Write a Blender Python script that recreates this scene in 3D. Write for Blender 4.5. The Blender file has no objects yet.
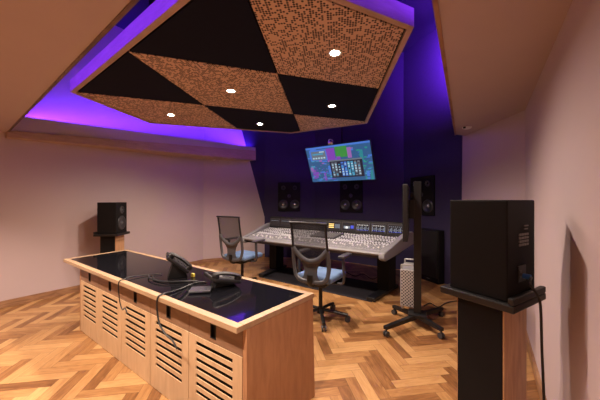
import bpy, bmesh, math, random
from mathutils import Vector, Matrix
random.seed(7)
SC = bpy.context.scene
COL = SC.collection
R = math.radians
# ------------------------------------------------------------------ frame
# room coordinates: x along the console, y towards the front wall, z up.
TH = R(35.0); F = 270.0; H = 1.35
CT, ST = math.cos(TH), math.sin(TH)
def at(u, v, z):
    """the room point at height z seen in direction (u, v)"""
    d = F*(z-H)/(200.0-v); x = (u-300.0)/F*d
    return Vector((CT*x-ST*d, ST*x+CT*d, z))
def cam2room(x, d, z=0.0):
    return Vector((CT*x-ST*d, ST*x+CT*d, z))

# ------------------------------------------------------------------ materials
def mat(name, col, rough=0.5, metal=0.0, spec=0.5, emit=None, estr=1.0, noise=0.0, nscale=8.0, bump=0.0, coat=0.0):
    m = bpy.data.materials.new(name); m.use_nodes = True
    nt = m.node_tree; b = nt.nodes['Principled BSDF']
    b.inputs['Base Color'].default_value = (*col, 1); b.inputs['Roughness'].default_value = rough
    b.inputs['Metallic'].default_value = metal; b.inputs['Specular IOR Level'].default_value = spec
    b.inputs['Coat Weight'].default_value = coat
    if emit:
        b.inputs['Emission Color'].default_value = (*emit, 1); b.inputs['Emission Strength'].default_value = estr
    if noise or bump:
        tc = nt.nodes.new('ShaderNodeTexCoord'); n = nt.nodes.new('ShaderNodeTexNoise')
        n.inputs['Scale'].default_value = nscale; n.inputs['Detail'].default_value = 4
        nt.links.new(tc.outputs['Object'], n.inputs['Vector'])
        if noise:
            r = nt.nodes.new('ShaderNodeValToRGB')
            r.color_ramp.elements[0].color = (*[c*(1-noise) for c in col], 1)
            r.color_ramp.elements[1].color = (*[min(1, c*(1+noise)) for c in col], 1)
            nt.links.new(n.outputs['Fac'], r.inputs['Fac']); nt.links.new(r.outputs['Color'], b.inputs['Base Color'])
        if bump:
            bp = nt.nodes.new('ShaderNodeBump'); bp.inputs['Strength'].default_value = bump; bp.inputs['Distance'].default_value = 0.002
            nt.links.new(n.outputs['Fac'], bp.inputs['Height']); nt.links.new(bp.outputs['Normal'], b.inputs['Normal'])
    return m

def wood(name, dark, light, scale=(1, 12, 12), rough=0.4, coat=0.0):
    m = bpy.data.materials.new(name); m.use_nodes = True
    nt = m.node_tree; b = nt.nodes['Principled BSDF']; b.inputs['Roughness'].default_value = rough
    b.inputs['Coat Weight'].default_value = coat
    tc = nt.nodes.new('ShaderNodeTexCoord'); mp = nt.nodes.new('ShaderNodeMapping'); mp.inputs['Scale'].default_value = scale
    n = nt.nodes.new('ShaderNodeTexNoise'); n.inputs['Scale'].default_value = 3.0; n.inputs['Detail'].default_value = 6
    n.inputs['Distortion'].default_value = 0.6
    r = nt.nodes.new('ShaderNodeValToRGB')
    r.color_ramp.elements[0].position = 0.35; r.color_ramp.elements[1].position = 0.68
    r.color_ramp.elements[0].color = (*dark, 1); r.color_ramp.elements[1].color = (*light, 1)
    nt.links.new(tc.outputs['Object'], mp.inputs['Vector']); nt.links.new(mp.outputs['Vector'], n.inputs['Vector'])
    nt.links.new(n.outputs['Fac'], r.inputs['Fac']); nt.links.new(r.outputs['Color'], b.inputs['Base Color'])
    return m

def herringbone(name, ang, w=0.082, n=5):
    m = bpy.data.materials.new(name); m.use_nodes = True
    nt = m.node_tree; N = nt.nodes; L = nt.links; b = N['Principled BSDF']
    def M(op, a, c=None, d=None):
        k = N.new('ShaderNodeMath'); k.operation = op
        for i, v in enumerate((a, c, d)):
            if v is None: continue
            if isinstance(v, (int, float)): k.inputs[i].default_value = v
            else: L.new(v, k.inputs[i])
        return k.outputs[0]
    tc = N.new('ShaderNodeTexCoord'); mp = N.new('ShaderNodeMapping')
    mp.inputs['Rotation'].default_value = (0, 0, ang); mp.inputs['Scale'].default_value = (1/w, 1/w, 1)
    L.new(tc.outputs['Object'], mp.inputs['Vector'])
    s = N.new('ShaderNodeSeparateXYZ'); L.new(mp.outputs['Vector'], s.inputs[0])
    x, y = s.outputs[0], s.outputs[1]
    i, j = M('FLOOR', x), M('FLOOR', y)
    fx, fy = M('FRACT', x), M('FRACT', y)
    k = M('FLOORED_MODULO', M('SUBTRACT', i, j), 2*n)
    k = M('ROUND', k)
    hz = M('LESS_THAN', k, n-0.5)                       # 1 = plank along x
    vt = M('SUBTRACT', 1, hz)
    kv = M('SUBTRACT', k, n)
    # plank id
    ida = M('ADD', M('MULTIPLY', hz, M('SUBTRACT', i, k)), M('MULTIPLY', vt, M('ADD', i, 0.37)))
    idb = M('ADD', M('MULTIPLY', hz, j), M('MULTIPLY', vt, M('ADD', M('ADD', j, kv), 0.71)))
    # position along / across
    al = M('ADD', M('MULTIPLY', hz, M('ADD', fx, k)), M('MULTIPLY', vt, M('ADD', fy, M('SUBTRACT', n-1, kv))))
    ac = M('ADD', M('MULTIPLY', hz, fy), M('MULTIPLY', vt, fx))
    cmb = N.new('ShaderNodeCombineXYZ'); L.new(ida, cmb.inputs[0]); L.new(idb, cmb.inputs[1])
    wn = N.new('ShaderNodeTexWhiteNoise'); wn.noise_dimensions = '2D'; L.new(cmb.outputs[0], wn.inputs['Vector'])
    # grain
    g = N.new('ShaderNodeCombineXYZ')
    L.new(M('ADD', M('MULTIPLY', al, 0.35), M('MULTIPLY', wn.outputs['Value'], 57)), g.inputs[0])
    L.new(M('ADD', M('MULTIPLY', ac, 2.4), M('MULTIPLY', wn.outputs['Value'], 91)), g.inputs[1])
    gn = N.new('ShaderNodeTexNoise'); gn.inputs['Scale'].default_value = 1.6; gn.inputs['Detail'].default_value = 7
    gn.inputs['Distortion'].default_value = 1.1; L.new(g.outputs[0], gn.inputs['Vector'])
    f = M('ADD', M('MULTIPLY', wn.outputs['Value'], 0.62), M('MULTIPLY', gn.outputs['Fac'], 0.62))
    r = N.new('ShaderNodeValToRGB'); cr = r.color_ramp
    cr.elements[0].position = 0.18; cr.elements[0].color = (0.12, 0.045, 0.015, 1)
    cr.elements[1].position = 1.0; cr.elements[1].color = (0.56, 0.325, 0.135, 1)
    e = cr.elements.new(0.42); e.color = (0.255, 0.112, 0.038, 1)
    e = cr.elements.new(0.68); e.color = (0.42, 0.215, 0.08, 1)
    L.new(f, r.inputs['Fac'])
    # joints
    ed = M('MINIMUM', M('MINIMUM', ac, M('SUBTRACT', 1, ac)), M('MINIMUM', al, M('SUBTRACT', n, al)))
    jt = M('LESS_THAN', ed, 0.018)
    mx = N.new('ShaderNodeMix'); mx.data_type = 'RGBA'; L.new(M('MULTIPLY', jt, 0.6), mx.inputs[0])
    L.new(r.outputs['Color'], mx.inputs[6]); mx.inputs[7].default_value = (0.04, 0.016, 0.006, 1)
    L.new(mx.outputs[2], b.inputs['Base Color'])
    b.inputs['Roughness'].default_value = 0.34
    return m

def perforated(name, base, hole, pitch=0.017):
    m = bpy.data.materials.new(name); m.use_nodes = True
    nt = m.node_tree; N = nt.nodes; L = nt.links; b = N['Principled BSDF']; b.inputs['Roughness'].default_value = 0.55
    tc = N.new('ShaderNodeTexCoord'); mp = N.new('ShaderNodeMapping'); mp.inputs['Rotation'].default_value = (0, 0, R(-27))
    mp.inputs['Scale'].default_value = (1/pitch, 1/pitch, 1); L.new(tc.outputs['Object'], mp.inputs['Vector'])
    fl = N.new('ShaderNodeVectorMath'); fl.operation = 'FLOOR'; L.new(mp.outputs[0], fl.inputs[0])
    fr = N.new('ShaderNodeVectorMath'); fr.operation = 'FRACTION'; L.new(mp.outputs[0], fr.inputs[0])
    ctr = N.new('ShaderNodeVectorMath'); ctr.operation = 'SUBTRACT'; L.new(fr.outputs[0], ctr.inputs[0]); ctr.inputs[1].default_value = (0.5, 0.5, 0)
    fz = N.new('ShaderNodeVectorMath'); fz.operation = 'MULTIPLY'; L.new(ctr.outputs[0], fz.inputs[0]); fz.inputs[1].default_value = (1, 1, 0)
    ln = N.new('ShaderNodeVectorMath'); ln.operation = 'LENGTH'; L.new(fz.outputs[0], ln.inputs[0])
    wn = N.new('ShaderNodeTexWhiteNoise'); wn.noise_dimensions = '2D'; L.new(fl.outputs[0], wn.inputs['Vector'])
    a = N.new('ShaderNodeMath'); a.operation = 'LESS_THAN'; L.new(wn.outputs['Value'], a.inputs[0]); a.inputs[1].default_value = 0.56
    c = N.new('ShaderNodeMath'); c.operation = 'LESS_THAN'; L.new(ln.outputs['Value'], c.inputs[0]); c.inputs[1].default_value = 0.44
    k = N.new('ShaderNodeMath'); k.operation = 'MULTIPLY'; L.new(a.outputs[0], k.inputs[0]); L.new(c.outputs[0], k.inputs[1])
    mx = N.new('ShaderNodeMix'); mx.data_type = 'RGBA'; L.new(k.outputs[0], mx.inputs[0])
    mx.inputs[6].default_value = (*base, 1); mx.inputs[7].default_value = (*hole, 1)
    L.new(mx.outputs[2], b.inputs['Base Color'])
    return m

def lattice(name, base, hole, pitch):
    """aluminium front milled with rows of round holes"""
    m = bpy.data.materials.new(name); m.use_nodes = True
    nt = m.node_tree; N = nt.nodes; L = nt.links; b = N['Principled BSDF']
    b.inputs['Roughness'].default_value = 0.4; b.inputs['Metallic'].default_value = 0.3
    tc = N.new('ShaderNodeTexCoord'); v = N.new('ShaderNodeTexVoronoi'); v.inputs['Scale'].default_value = 1/pitch
    v.inputs['Randomness'].default_value = 0.0
    mp = N.new('ShaderNodeMapping'); mp.inputs['Rotation'].default_value = (0, R(45), 0); mp.inputs['Scale'].default_value = (1, 0.0, 1)
    L.new(tc.outputs['Object'], mp.inputs[0]); L.new(mp.outputs[0], v.inputs['Vector'])
    c = N.new('ShaderNodeMath'); c.operation = 'LESS_THAN'; L.new(v.outputs['Distance'], c.inputs[0]); c.inputs[1].default_value = 0.36
    mx = N.new('ShaderNodeMix'); mx.data_type = 'RGBA'; L.new(c.outputs[0], mx.inputs[0])
    mx.inputs[6].default_value = (*base, 1); mx.inputs[7].default_value = (*hole, 1); L.new(mx.outputs[2], b.inputs['Base Color'])
    return m

def mesh_fabric(name, col, alpha=0.45):
    m = bpy.data.materials.new(name); m.use_nodes = True
    b = m.node_tree.nodes['Principled BSDF']; b.inputs['Base Color'].default_value = (*col, 1)
    b.inputs['Roughness'].default_value = 0.7; b.inputs['Alpha'].default_value = alpha
    return m

WALL = mat('painted wall', (0.53, 0.42, 0.42), 0.75, noise=0.03, nscale=3, bump=0.05)
BLUE = mat('navy fabric wall', (0.030, 0.021, 0.070), 0.85, noise=0.15, nscale=30)
SOFF = mat('beige soffit', (0.46, 0.345, 0.325), 0.7, noise=0.04, nscale=4)
CEIL = mat('navy ceiling paint', (0.018, 0.013, 0.05), 0.8, noise=0.03)
TRIMW = wood('wood trim', (0.24, 0.115, 0.055), (0.40, 0.22, 0.115), (2, 2, 8))
DTRIM = wood('dark trim', (0.09, 0.045, 0.022), (0.17, 0.09, 0.045), (2, 2, 8))
BANDW = wood('fascia wood', (0.42, 0.27, 0.19), (0.50, 0.33, 0.24), (2, 2, 10), 0.5)
FLOOR = herringbone('herringbone parquet', R(-44))
MAPLE = wood('pale maple', (0.52, 0.34, 0.19), (0.61, 0.42, 0.245), (6, 6, 1.2), 0.4)
MAPLEH = wood('pale maple edging', (0.36, 0.235, 0.135), (0.45, 0.30, 0.175), (1.2, 8, 8), 0.4)
CHERRY = wood('reddish veneer', (0.20, 0.105, 0.06), (0.27, 0.15, 0.09), (2, 2, 9), 0.42)
ENDW = wood('end panel veneer', (0.36, 0.175, 0.085), (0.46, 0.24, 0.12), (9, 9, 1.5), 0.42)
STANDW = wood('stand oak', (0.46, 0.24, 0.11), (0.62, 0.36, 0.18), (12, 12, 1.5), 0.45)
GLASS = mat('black gloss top', (0.006, 0.006, 0.008), 0.06, spec=0.6)
PERF = perforated('perforated panel', (0.66, 0.43, 0.28), (0.06, 0.024, 0.014))
DARKP = mat('dark acoustic fabric', (0.006, 0.006, 0.016), 0.9, spec=0.2, noise=0.2, nscale=60)
BLK = mat('black plastic', (0.008, 0.0075, 0.008), 0.45, noise=0.1, nscale=40)
BLKM = mat('matt black', (0.006, 0.005, 0.0055), 0.75, spec=0.25, noise=0.15, nscale=30)
BLKG = mat('satin black metal', (0.011, 0.011, 0.012), 0.4, metal=0.2)
DKGREY = mat('dark grey plastic', (0.045, 0.042, 0.046), 0.5)
MIDGREY = mat('mid grey plastic', (0.075, 0.075, 0.085), 0.45)
LGREY = mat('console grey', (0.22, 0.215, 0.22), 0.42)
PANEL = mat('console panel', (0.30, 0.295, 0.305), 0.5, noise=0.12, nscale=60)
CHROME = mat('chrome', (0.7, 0.7, 0.72), 0.2, metal=1.0)
CONE = mat('speaker cone', (0.03, 0.03, 0.034), 0.35)
CAPS = mat('silver dust cap', (0.45, 0.45, 0.5), 0.25, metal=0.8)
SEATB = mat('blue seat fabric', (0.12, 0.20, 0.35), 0.8, noise=0.12, nscale=90)
MESHF = mesh_fabric('grey mesh fabric', (0.022, 0.02, 0.028), 0.40)
RUB = mat('black rubber', (0.008, 0.008, 0.008), 0.5)
WHITE = mat('white plastic', (0.75, 0.73, 0.72), 0.4)
YEL = mat('yellow tag', (0.75, 0.6, 0.08), 0.6)
ALU = mat('aluminium', (0.45, 0.44, 0.44), 0.35, metal=0.5)
ALUF = lattice('milled aluminium front', (0.50, 0.49, 0.49), (0.07, 0.07, 0.075), 0.025)
LAMP = mat('lamp lens', (1, 0.9, 0.75), 0.4, emit=(1, 0.86, 0.66), estr=60)
BLUEPL = mat('blue connector', (0.03, 0.12, 0.35), 0.4)
LABEL = mat('grey print', (0.16, 0.15, 0.15), 0.5)
def emis(name, c, s=1.0): return mat(name, (0.01, 0.01, 0.01), 0.3, emit=c, estr=s)

# ------------------------------------------------------------------ mesh helpers
def ob(name, bm, m, parent=None, smooth=False, loc=None):
    me = bpy.data.meshes.new(name); bmesh.ops.recalc_face_normals(bm, faces=bm.faces[:])
    bm.to_mesh(me); bm.free()
    for mm in (m if isinstance(m, (list, tuple)) else [m]): me.materials.append(mm)
    if smooth:
        for p in me.polygons: p.use_smooth = True
        try: me.set_sharp_from_angle(angle=R(40))
        except Exception: pass
    o = bpy.data.objects.new(name, me); COL.objects.link(o)
    if parent: o.parent = parent
    if loc is not None: o.location = loc
    return o
def tag(o, label, cat, group=None):
    o['label'] = label; o['category'] = cat
    if group: o['group'] = group
    return o
def thing(name, label, cat, loc=(0, 0, 0), rotz=0, group=None):
    o = bpy.data.objects.new(name, None); COL.objects.link(o)
    o.location = loc; o.rotation_euler = (0, 0, rotz); o.empty_display_size = 0.1
    return tag(o, label, cat, group)
def struct(name, bm, m, smooth=False):
    o = ob(name, bm, m, None, smooth); o['kind'] = 'structure'; return o
def dup(root, loc, rotz, label=None):
    r = root.copy(); COL.objects.link(r); r.location = loc; r.rotation_euler = (0, 0, rotz)
    if label: r['label'] = label
    for ch in list(root.children):
        c = ch.copy(); COL.objects.link(c); c.parent = r
        for g in list(ch.children):
            d = g.copy(); COL.objects.link(d); d.parent = c
    return r
def nb(): return bmesh.new()
def box(bm, c, s, bev=0.0, rot=None, seg=2, mi=0):
    t = bmesh.new(); bmesh.ops.create_cube(t, size=1.0)
    bmesh.ops.scale(t, vec=s, verts=t.verts[:])
    if bev: bmesh.ops.bevel(t, geom=t.edges[:], offset=bev, segments=seg, profile=0.5, affect='EDGES')
    if rot is not None: bmesh.ops.transform(t, matrix=rot if len(rot) == 4 else rot.to_4x4(), verts=t.verts[:])
    bmesh.ops.translate(t, vec=c, verts=t.verts[:]); _join(bm, t, mi); return bm
def _join(bm, t, mi=0):
    mp = {v: bm.verts.new(v.co) for v in t.verts}
    for f in t.faces:
        try:
            g = bm.faces.new([mp[v] for v in f.verts]); g.material_index = mi
        except ValueError: pass
    t.free()
def b2(bm, x0, x1, y0, y1, z0, z1, bev=0.0, mi=0):
    return box(bm, ((x0+x1)/2, (y0+y1)/2, (z0+z1)/2), (abs(x1-x0), abs(y1-y0), abs(z1-z0)), bev, mi=mi)
def cyl(bm, p0, p1, r0, r1=None, seg=20, mi=0, cap=True):
    p0, p1 = Vector(p0), Vector(p1); r1 = r0 if r1 is None else r1
    d = (p1-p0).normalized(); q = d.to_track_quat('Z', 'Y')
    A = [bm.verts.new(p0+q@Vector((r0*math.cos(2*math.pi*k/seg), r0*math.sin(2*math.pi*k/seg), 0))) for k in range(seg)]
    B = [bm.verts.new(p1+q@Vector((r1*math.cos(2*math.pi*k/seg), r1*math.sin(2*math.pi*k/seg), 0))) for k in range(seg)]
    for k in range(seg):
        bm.faces.new((A[k], A[(k+1) % seg], B[(k+1) % seg], B[k])).material_index = mi
    if cap:
        bm.faces.new(A[::-1]).material_index = mi; bm.faces.new(B).material_index = mi
    return bm
def lathe(bm, prof, seg=24, M=None):
    """prof: (r, z) pairs turned about z"""
    rings = []
    for r, z in prof:
        if r < 1e-6: ring = [bm.verts.new((0, 0, z))]
        else: ring = [bm.verts.new((r*math.cos(2*math.pi*k/seg), r*math.sin(2*math.pi*k/seg), z)) for k in range(seg)]
        rings.append(ring)
    for A, B in zip(rings, rings[1:]):
        for k in range(seg):
            k2 = (k+1) % seg
            if len(A) == 1 and len(B) == 1: continue
            if len(A) == 1: bm.faces.new((A[0], B[k], B[k2]))
            elif len(B) == 1: bm.faces.new((A[k], A[k2], B[0]))
            else: bm.faces.new((A[k], A[k2], B[k2], B[k]))
    if M is not None:
        bmesh.ops.transform(bm, matrix=M, verts=[v for ring in rings for v in ring])
    return bm
def spline(pts, n=6, closed=False):
    P = [Vector(p) for p in pts]; out = []; m = len(P)
    for i in range(m if closed else m-1):
        p0 = P[(i-1) % m] if closed or i > 0 else P[0]; p1 = P[i]; p2 = P[(i+1) % m]
        p3 = P[(i+2) % m] if closed or i+2 < m else P[-1]
        for k in range(n):
            t = k/n
            out.append(0.5*((2*p1)+(p2-p0)*t+(2*p0-5*p1+4*p2-p3)*t*t+(3*p1-p0-3*p2+p3)*t**3))
    if not closed: out.append(P[-1])
    return out
def tube(bm, pts, r, seg=8, closed=False, flat=None, up=(0, 1, 0)):
    """sweep; flat=(rx, ry) gives an elliptical section with ry along up"""
    P = [Vector(p) for p in pts]; n = len(P); rings = []; up = Vector(up)
    for i, p in enumerate(P):
        a = P[(i-1) % n] if closed or i > 0 else p; b = P[(i+1) % n] if closed or i < n-1 else p
        t = (b-a).normalized()
        u = up - t*up.dot(t)
        if u.length < 1e-3: u = Vector((1, 0, 0)) - t*t.x
        u.normalize(); s = t.cross(u)
        rx, ry = flat if flat else (r, r)
        rings.append([bm.verts.new(p+s*rx*math.cos(2*math.pi*k/seg)+u*ry*math.sin(2*math.pi*k/seg)) for k in range(seg)])
    for i in range(n if closed else n-1):
        A, B = rings[i], rings[(i+1) % n]
        for k in range(seg): bm.faces.new((A[k], A[(k+1) % seg], B[(k+1) % seg], B[k]))
    if not closed: bm.faces.new(rings[0][::-1]); bm.faces.new(rings[-1])
    return bm
def prism(bm, poly, off, mi=0):
    """poly: 3D points; off: vector to the second face"""
    off = Vector(off); A = [bm.verts.new(Vector(p)) for p in poly]; B = [bm.verts.new(Vector(p)+off) for p in poly]; n = len(A)
    bm.faces.new(A[::-1]).material_index = mi; bm.faces.new(B).material_index = mi
    for k in range(n): bm.faces.new((A[k], A[(k+1) % n], B[(k+1) % n], B[k])).material_index = mi
    return bm
def frustum(bm, P, Q):
    A = [bm.verts.new(Vector(p)) for p in P]; B = [bm.verts.new(Vector(p)) for p in Q]; n = len(A)
    bm.faces.new(A[::-1]); bm.faces.new(B)
    for k in range(n): bm.faces.new((A[k], A[(k+1) % n], B[(k+1) % n], B[k]))
    return bm

# ------------------------------------------------------------------ room shell
XL, XR = -5.0, 0.3; YB = -1.8; ZC = 4.2; YS = 3.54
LF = Vector((-4.35, 4.75, 0)); RF = Vector((-0.35, 4.75, 0))       # where the blue wall starts
CL = Vector((-3.35, 5.40, 0)); CR = Vector((-1.35, 5.40, 0))
T = 0.1
b2(bm := nb(), XL-T, XR+T, YB-T, 5.7, -0.1, 0.0); struct('floor', bm, FLOOR)
b2(bm := nb(), XL-T, XR+T, YB-T, 5.7, ZC, ZC+0.1); struct('ceiling', bm, CEIL)
b2(bm := nb(), XL-T, XL, YB-T, YS, 0, ZC); struct('wall_left', bm, WALL)
b2(bm := nb(), XR, XR+T, YB-T, YS, 0, ZC); struct('wall_right', bm, WALL)
b2(bm := nb(), XL, XR, YB-T, YB, 0, ZC); struct('wall_rear', bm, WALL)
def lerp(a, b, t): return a+(b-a)*t
def splay(A, Bp, tz0, tz1, zz, out):
    """white splayed wall with a raked front edge, and the blue rest of the same plane"""
    p0 = lerp(A, Bp, tz0); p1 = lerp(A, Bp, tz1)
    up = Vector((0, 0, ZC))
    white = [A, p0, p1+up, A+up]
    blue = [p0, Bp, Bp+up, p1+up]
    return white, blue, out
Ls = Vector((XL, YS, 0)); Rs = Vector((XR, YS, 0))
n_l = Vector((-(LF-Ls).y, (LF-Ls).x, 0)).normalized()*T
n_r = Vector(((RF-Rs).y, -(RF-Rs).x, 0)).normalized()*T
def t_at(z, z0, t0, z1, t1): return t0+(z-z0)*(t1-t0)/(z1-z0)
wl, bl, _ = splay(Ls, LF, min(1.0, t_at(0, 0.95, 1.0, 2.25, 0.72)), t_at(ZC, 0.95, 1.0, 2.25, 0.72), 0, n_l)
wl = [Ls, LF, LF+Vector((0, 0, 0.95)), lerp(Ls, LF, t_at(ZC, 0.95, 1.0, 2.25, 0.74))+Vector((0, 0, ZC)), Ls+Vector((0, 0, ZC))]
bl = [LF+Vector((0, 0, 0.95)), LF+Vector((0, 0, ZC)), lerp(Ls, LF, t_at(ZC, 0.95, 1.0, 2.25, 0.74))+Vector((0, 0, ZC))]
wr = [Rs, RF, lerp(Rs, RF, 0.93)+Vector((0, 0, ZC)), Rs+Vector((0, 0, ZC))]
br = [RF, RF+Vector((0, 0, ZC)), lerp(Rs, RF, 0.93)+Vector((0, 0, ZC))]
prism(bm := nb(), wl, n_l); struct('wall_front_left', bm, WALL)
prism(bm := nb(), wr, n_r); struct('wall_front_right', bm, WALL)
bm = nb()
back = [LF, CL, CR, RF]
prism(bm, [Vector(p) for p in (LF, CL, CR, RF, RF+Vector((0.15, 0.3, 0)), CR+Vector((0.1, 0.15, 0)), CL+Vector((-0.1, 0.15, 0)), LF+Vector((-0.15, 0.3, 0)))], (0, 0, ZC))
prism(bm, bl, n_l); prism(bm, br, n_r)
struct('wall_front', bm, BLUE)
# baseboards
b2(bm := nb(), XL, XL+0.018, YB, YS-0.004, 0, 0.085); struct('baseboard_left', bm, TRIMW)
b2(bm := nb(), XR-0.018, XR, YB, YS-0.004, 0, 0.085); struct('baseboard_right', bm, TRIMW)
def strip(A, B, n, th, h):
    n = n.normalized()*-th
    return prism(nb(), [A, B, B+n, A+n], (0, 0, h))
struct('baseboard_front_left', strip(Ls, LF, n_l, 0.018, 0.085), TRIMW)
struct('baseboard_front_right', strip(Rs, RF, n_r, 0.018, 0.085), TRIMW)
# soffits round the recess
ZR = 2.20
Y0 = 0.66                                                           # front edge of the rear soffit
a0 = Vector((-4.87, Y0, 0)); a1 = Vector((-4.30, 4.41, 0))
rgt0 = Vector((-0.13, 0.49, 0)); rgt1 = Vector((-0.385, 4.47, 0))
YR = 0.66-0.036*(XR+4.87); Y0L = 0.66+0.036*0.13
prism(bm := nb(), [Vector((XL, YB, ZR)), Vector((XR, YB, ZR)), Vector((XR, YR, ZR)), Vector((XL, Y0L, ZR))], (0, 0, 0.25)); struct('ceiling_rear', bm, SOFF)
def V3(p, z): return Vector((p.x, p.y, z))
jl = lerp(Ls, LF, 0.72)
bm = frustum(nb(), [V3(a0, 2.13), V3(a1, 2.245), V3(jl, 2.245), V3(Ls, 2.22), Vector((XL, Y0, 2.13))],
             [V3(a0, 2.21), V3(a1, 2.46), V3(jl, 2.46), V3(Ls, 2.43), Vector((XL, Y0, 2.21))])
struct('ceiling_left', bm, BANDW)
d_ = (a1-a0).normalized(); nl = Vector((-d_.y, d_.x, 0))               # towards the left wall
u0, u1 = a0+nl*0.012, a1+nl*0.012; w0, w1 = a0+nl*0.035, a1+nl*0.035
bm = frustum(nb(), [V3(u0, 2.19), V3(u1, 2.44), V3(w1, 2.44), V3(w0, 2.19)], [V3(u0, 2.41), V3(u1, 2.53), V3(w1, 2.53), V3(w0, 2.41)])
struct('trim_3', bm, WALL)
jr = lerp(Rs, RF, 0.9)
bm = frustum(nb(), [V3(rgt0, ZR), V3(rgt1, 2.29), V3(jr, 2.29), V3(Rs, 2.26), Vector((XR, 0.475, ZR))],
             [V3(rgt0, ZR+0.22), V3(rgt1, 2.48), V3(jr, 2.48), V3(Rs, 2.46), Vector((XR, 0.475, ZR+0.22))])
struct('ceiling_right', bm, SOFF)
prism(bm := nb(), [Vector((-4.87, 0.66, ZR-0.006)), Vector((-0.13, YR+0.0155, ZR-0.006)), Vector((-0.13, YR+0.034, ZR-0.006)), Vector((-4.87, 0.678, ZR-0.006))], (0, 0, 0.256)); struct('trim_1', bm, DTRIM)
d = dR = (rgt1-rgt0).normalized(); nn = Vector((-d.y, d.x, 0))*0.022; nR = nn.copy()
bm = frustum(nb(), [V3(rgt0, ZR-0.006), V3(rgt1, 2.284), V3(rgt1+nn, 2.284), V3(rgt0+nn, ZR-0.006)],
             [V3(rgt0, ZR+0.25), V3(rgt1, 2.50), V3(rgt1+nn, 2.50), V3(rgt0+nn, ZR+0.25)])
struct('trim_2', bm, TRIMW)

# ------------------------------------------------------------------ hanging ceiling cloud
ZB = 2.45; TK = 0.12
def px(u, v): p = at(u, v, ZB); return (p.x, p.y)
cloud_pts = [px(70, 92), px(150, 123.5), px(291, 133.5), px(367, 123.5), px(414, 27)]
rr = px(345, 0); r5 = Vector(cloud_pts[4]); dirr = (Vector(rr)-r5)
q0 = Vector(cloud_pts[0]); q1 = Vector(px(179, 0)); eq = q1-q0
t = ((q0.x-r5.x)*eq.y-(q0.y-r5.y)*eq.x)/(dirr.x*eq.y-dirr.y*eq.x); cloud_pts.append(tuple(r5+dirr*t))
poly = [Vector((x, y, 0)) for x, y in cloud_pts]
cloud = thing('ceiling_cloud', 'large faceted checkerboard acoustic panel hung in the purple lit ceiling recess', 'acoustic panel', (0, 0, ZB))
def inset(P, dd):
    out = []; n = len(P)
    c = sum(P, Vector())/n
    for i in range(n):
        p0, p1, p2 = P[i-1], P[i], P[(i+1) % n]
        def ln(a, b):
            e = (b-a).normalized(); nn = Vector((-e.y, e.x, 0))
            if nn.dot(c-a) < 0: nn = -nn
            return a+nn*dd, e
        A, ea = ln(p0, p1); B, eb = ln(p1, p2)
        den = ea.x*eb.y-ea.y*eb.x
        s = ((B-A).x*eb.y-(B-A).y*eb.x)/den
        out.append(A+ea*s)
    return out
IN = inset(poly, 0.04)
bm = nb(); n = len(poly)
lo = [bm.verts.new(p) for p in poly]; li = [bm.verts.new(p) for p in IN]
ho = [bm.verts.new(p+Vector((0, 0, TK))) for p in poly]; hi = [bm.verts.new(p+Vector((0, 0, 0.02))) for p in IN]
for k in range(n):
    q = (k+1) % n
    bm.faces.new((lo[k], lo[q], li[q], li[k])); bm.faces.new((li[k], li[q], hi[q], hi[k])); bm.faces.new((lo[k], ho[k], ho[q], lo[q]))
bm.faces.new(ho)
ob('frame', bm, BANDW, cloud)
ob('backing', prism(nb(), [p+Vector((0, 0, 0.0195)) for p in inset(poly, 0.03)], (0, 0, 0.01)), DARKP, cloud)
IN = inset(poly, 0.055)
def clip(P, p, nrm):
    out = []
    for i in range(len(P)):
        a, b = P[i], P[(i+1) % len(P)]; da, db = (a-p).dot(nrm), (b-p).dot(nrm)
        if da >= 0: out.append(a)
        if da*db < 0: out.append(a+(b-a)*(da/(da-db)))
    return out
def line(p, q):
    p, q = Vector((*p, 0)), Vector((*q, 0)); e = (q-p).normalized(); return p, Vector((-e.y, e.x, 0))
along = [line(px(127, 52), px(203, 105)), line(px(248, 0), px(277, 73))]
across = [line(px(127, 52), px(383, 90)), line(px(70, 92), px(367, 122))]
gap = 0.006
for i in range(3):
    for j in range(3):
        P = IN[:]
        if i > 0: p, nn = along[i-1]; P = clip(P, p-nn*gap*1, -nn)
        if i < 2 and P: p, nn = along[i]; P = clip(P, p+nn*gap, nn)
        if j > 0 and P: p, nn = across[j-1]; P = clip(P, p+nn*gap, nn)
        if j < 2 and P: p, nn = across[j]; P = clip(P, p-nn*gap, -nn)
        if len(P) < 3: continue
        dark = (i+j) % 2 == 1
        bm = prism(nb(), [v+Vector((0, 0, 0.004)) for v in P], (0, 0, 0.015))
        ob('fabric_panel' if dark else 'perforated_panel', bm, DARKP if dark else PERF, cloud)
b2(bm := nb(), -2.9, -2.86, 1.4, 1.44, TK, ZC-ZB); ob('hanger', bm, BLKG, cloud)
b2(bm := nb(), -1.5, -1.46, 1.6, 1.64, TK, ZC-ZB); ob('hanger', bm, BLKG, cloud)
b2(bm := nb(), -2.3, -2.26, 3.0, 3.04, TK, ZC-ZB); ob('hanger', bm, BLKG, cloud)

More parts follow.
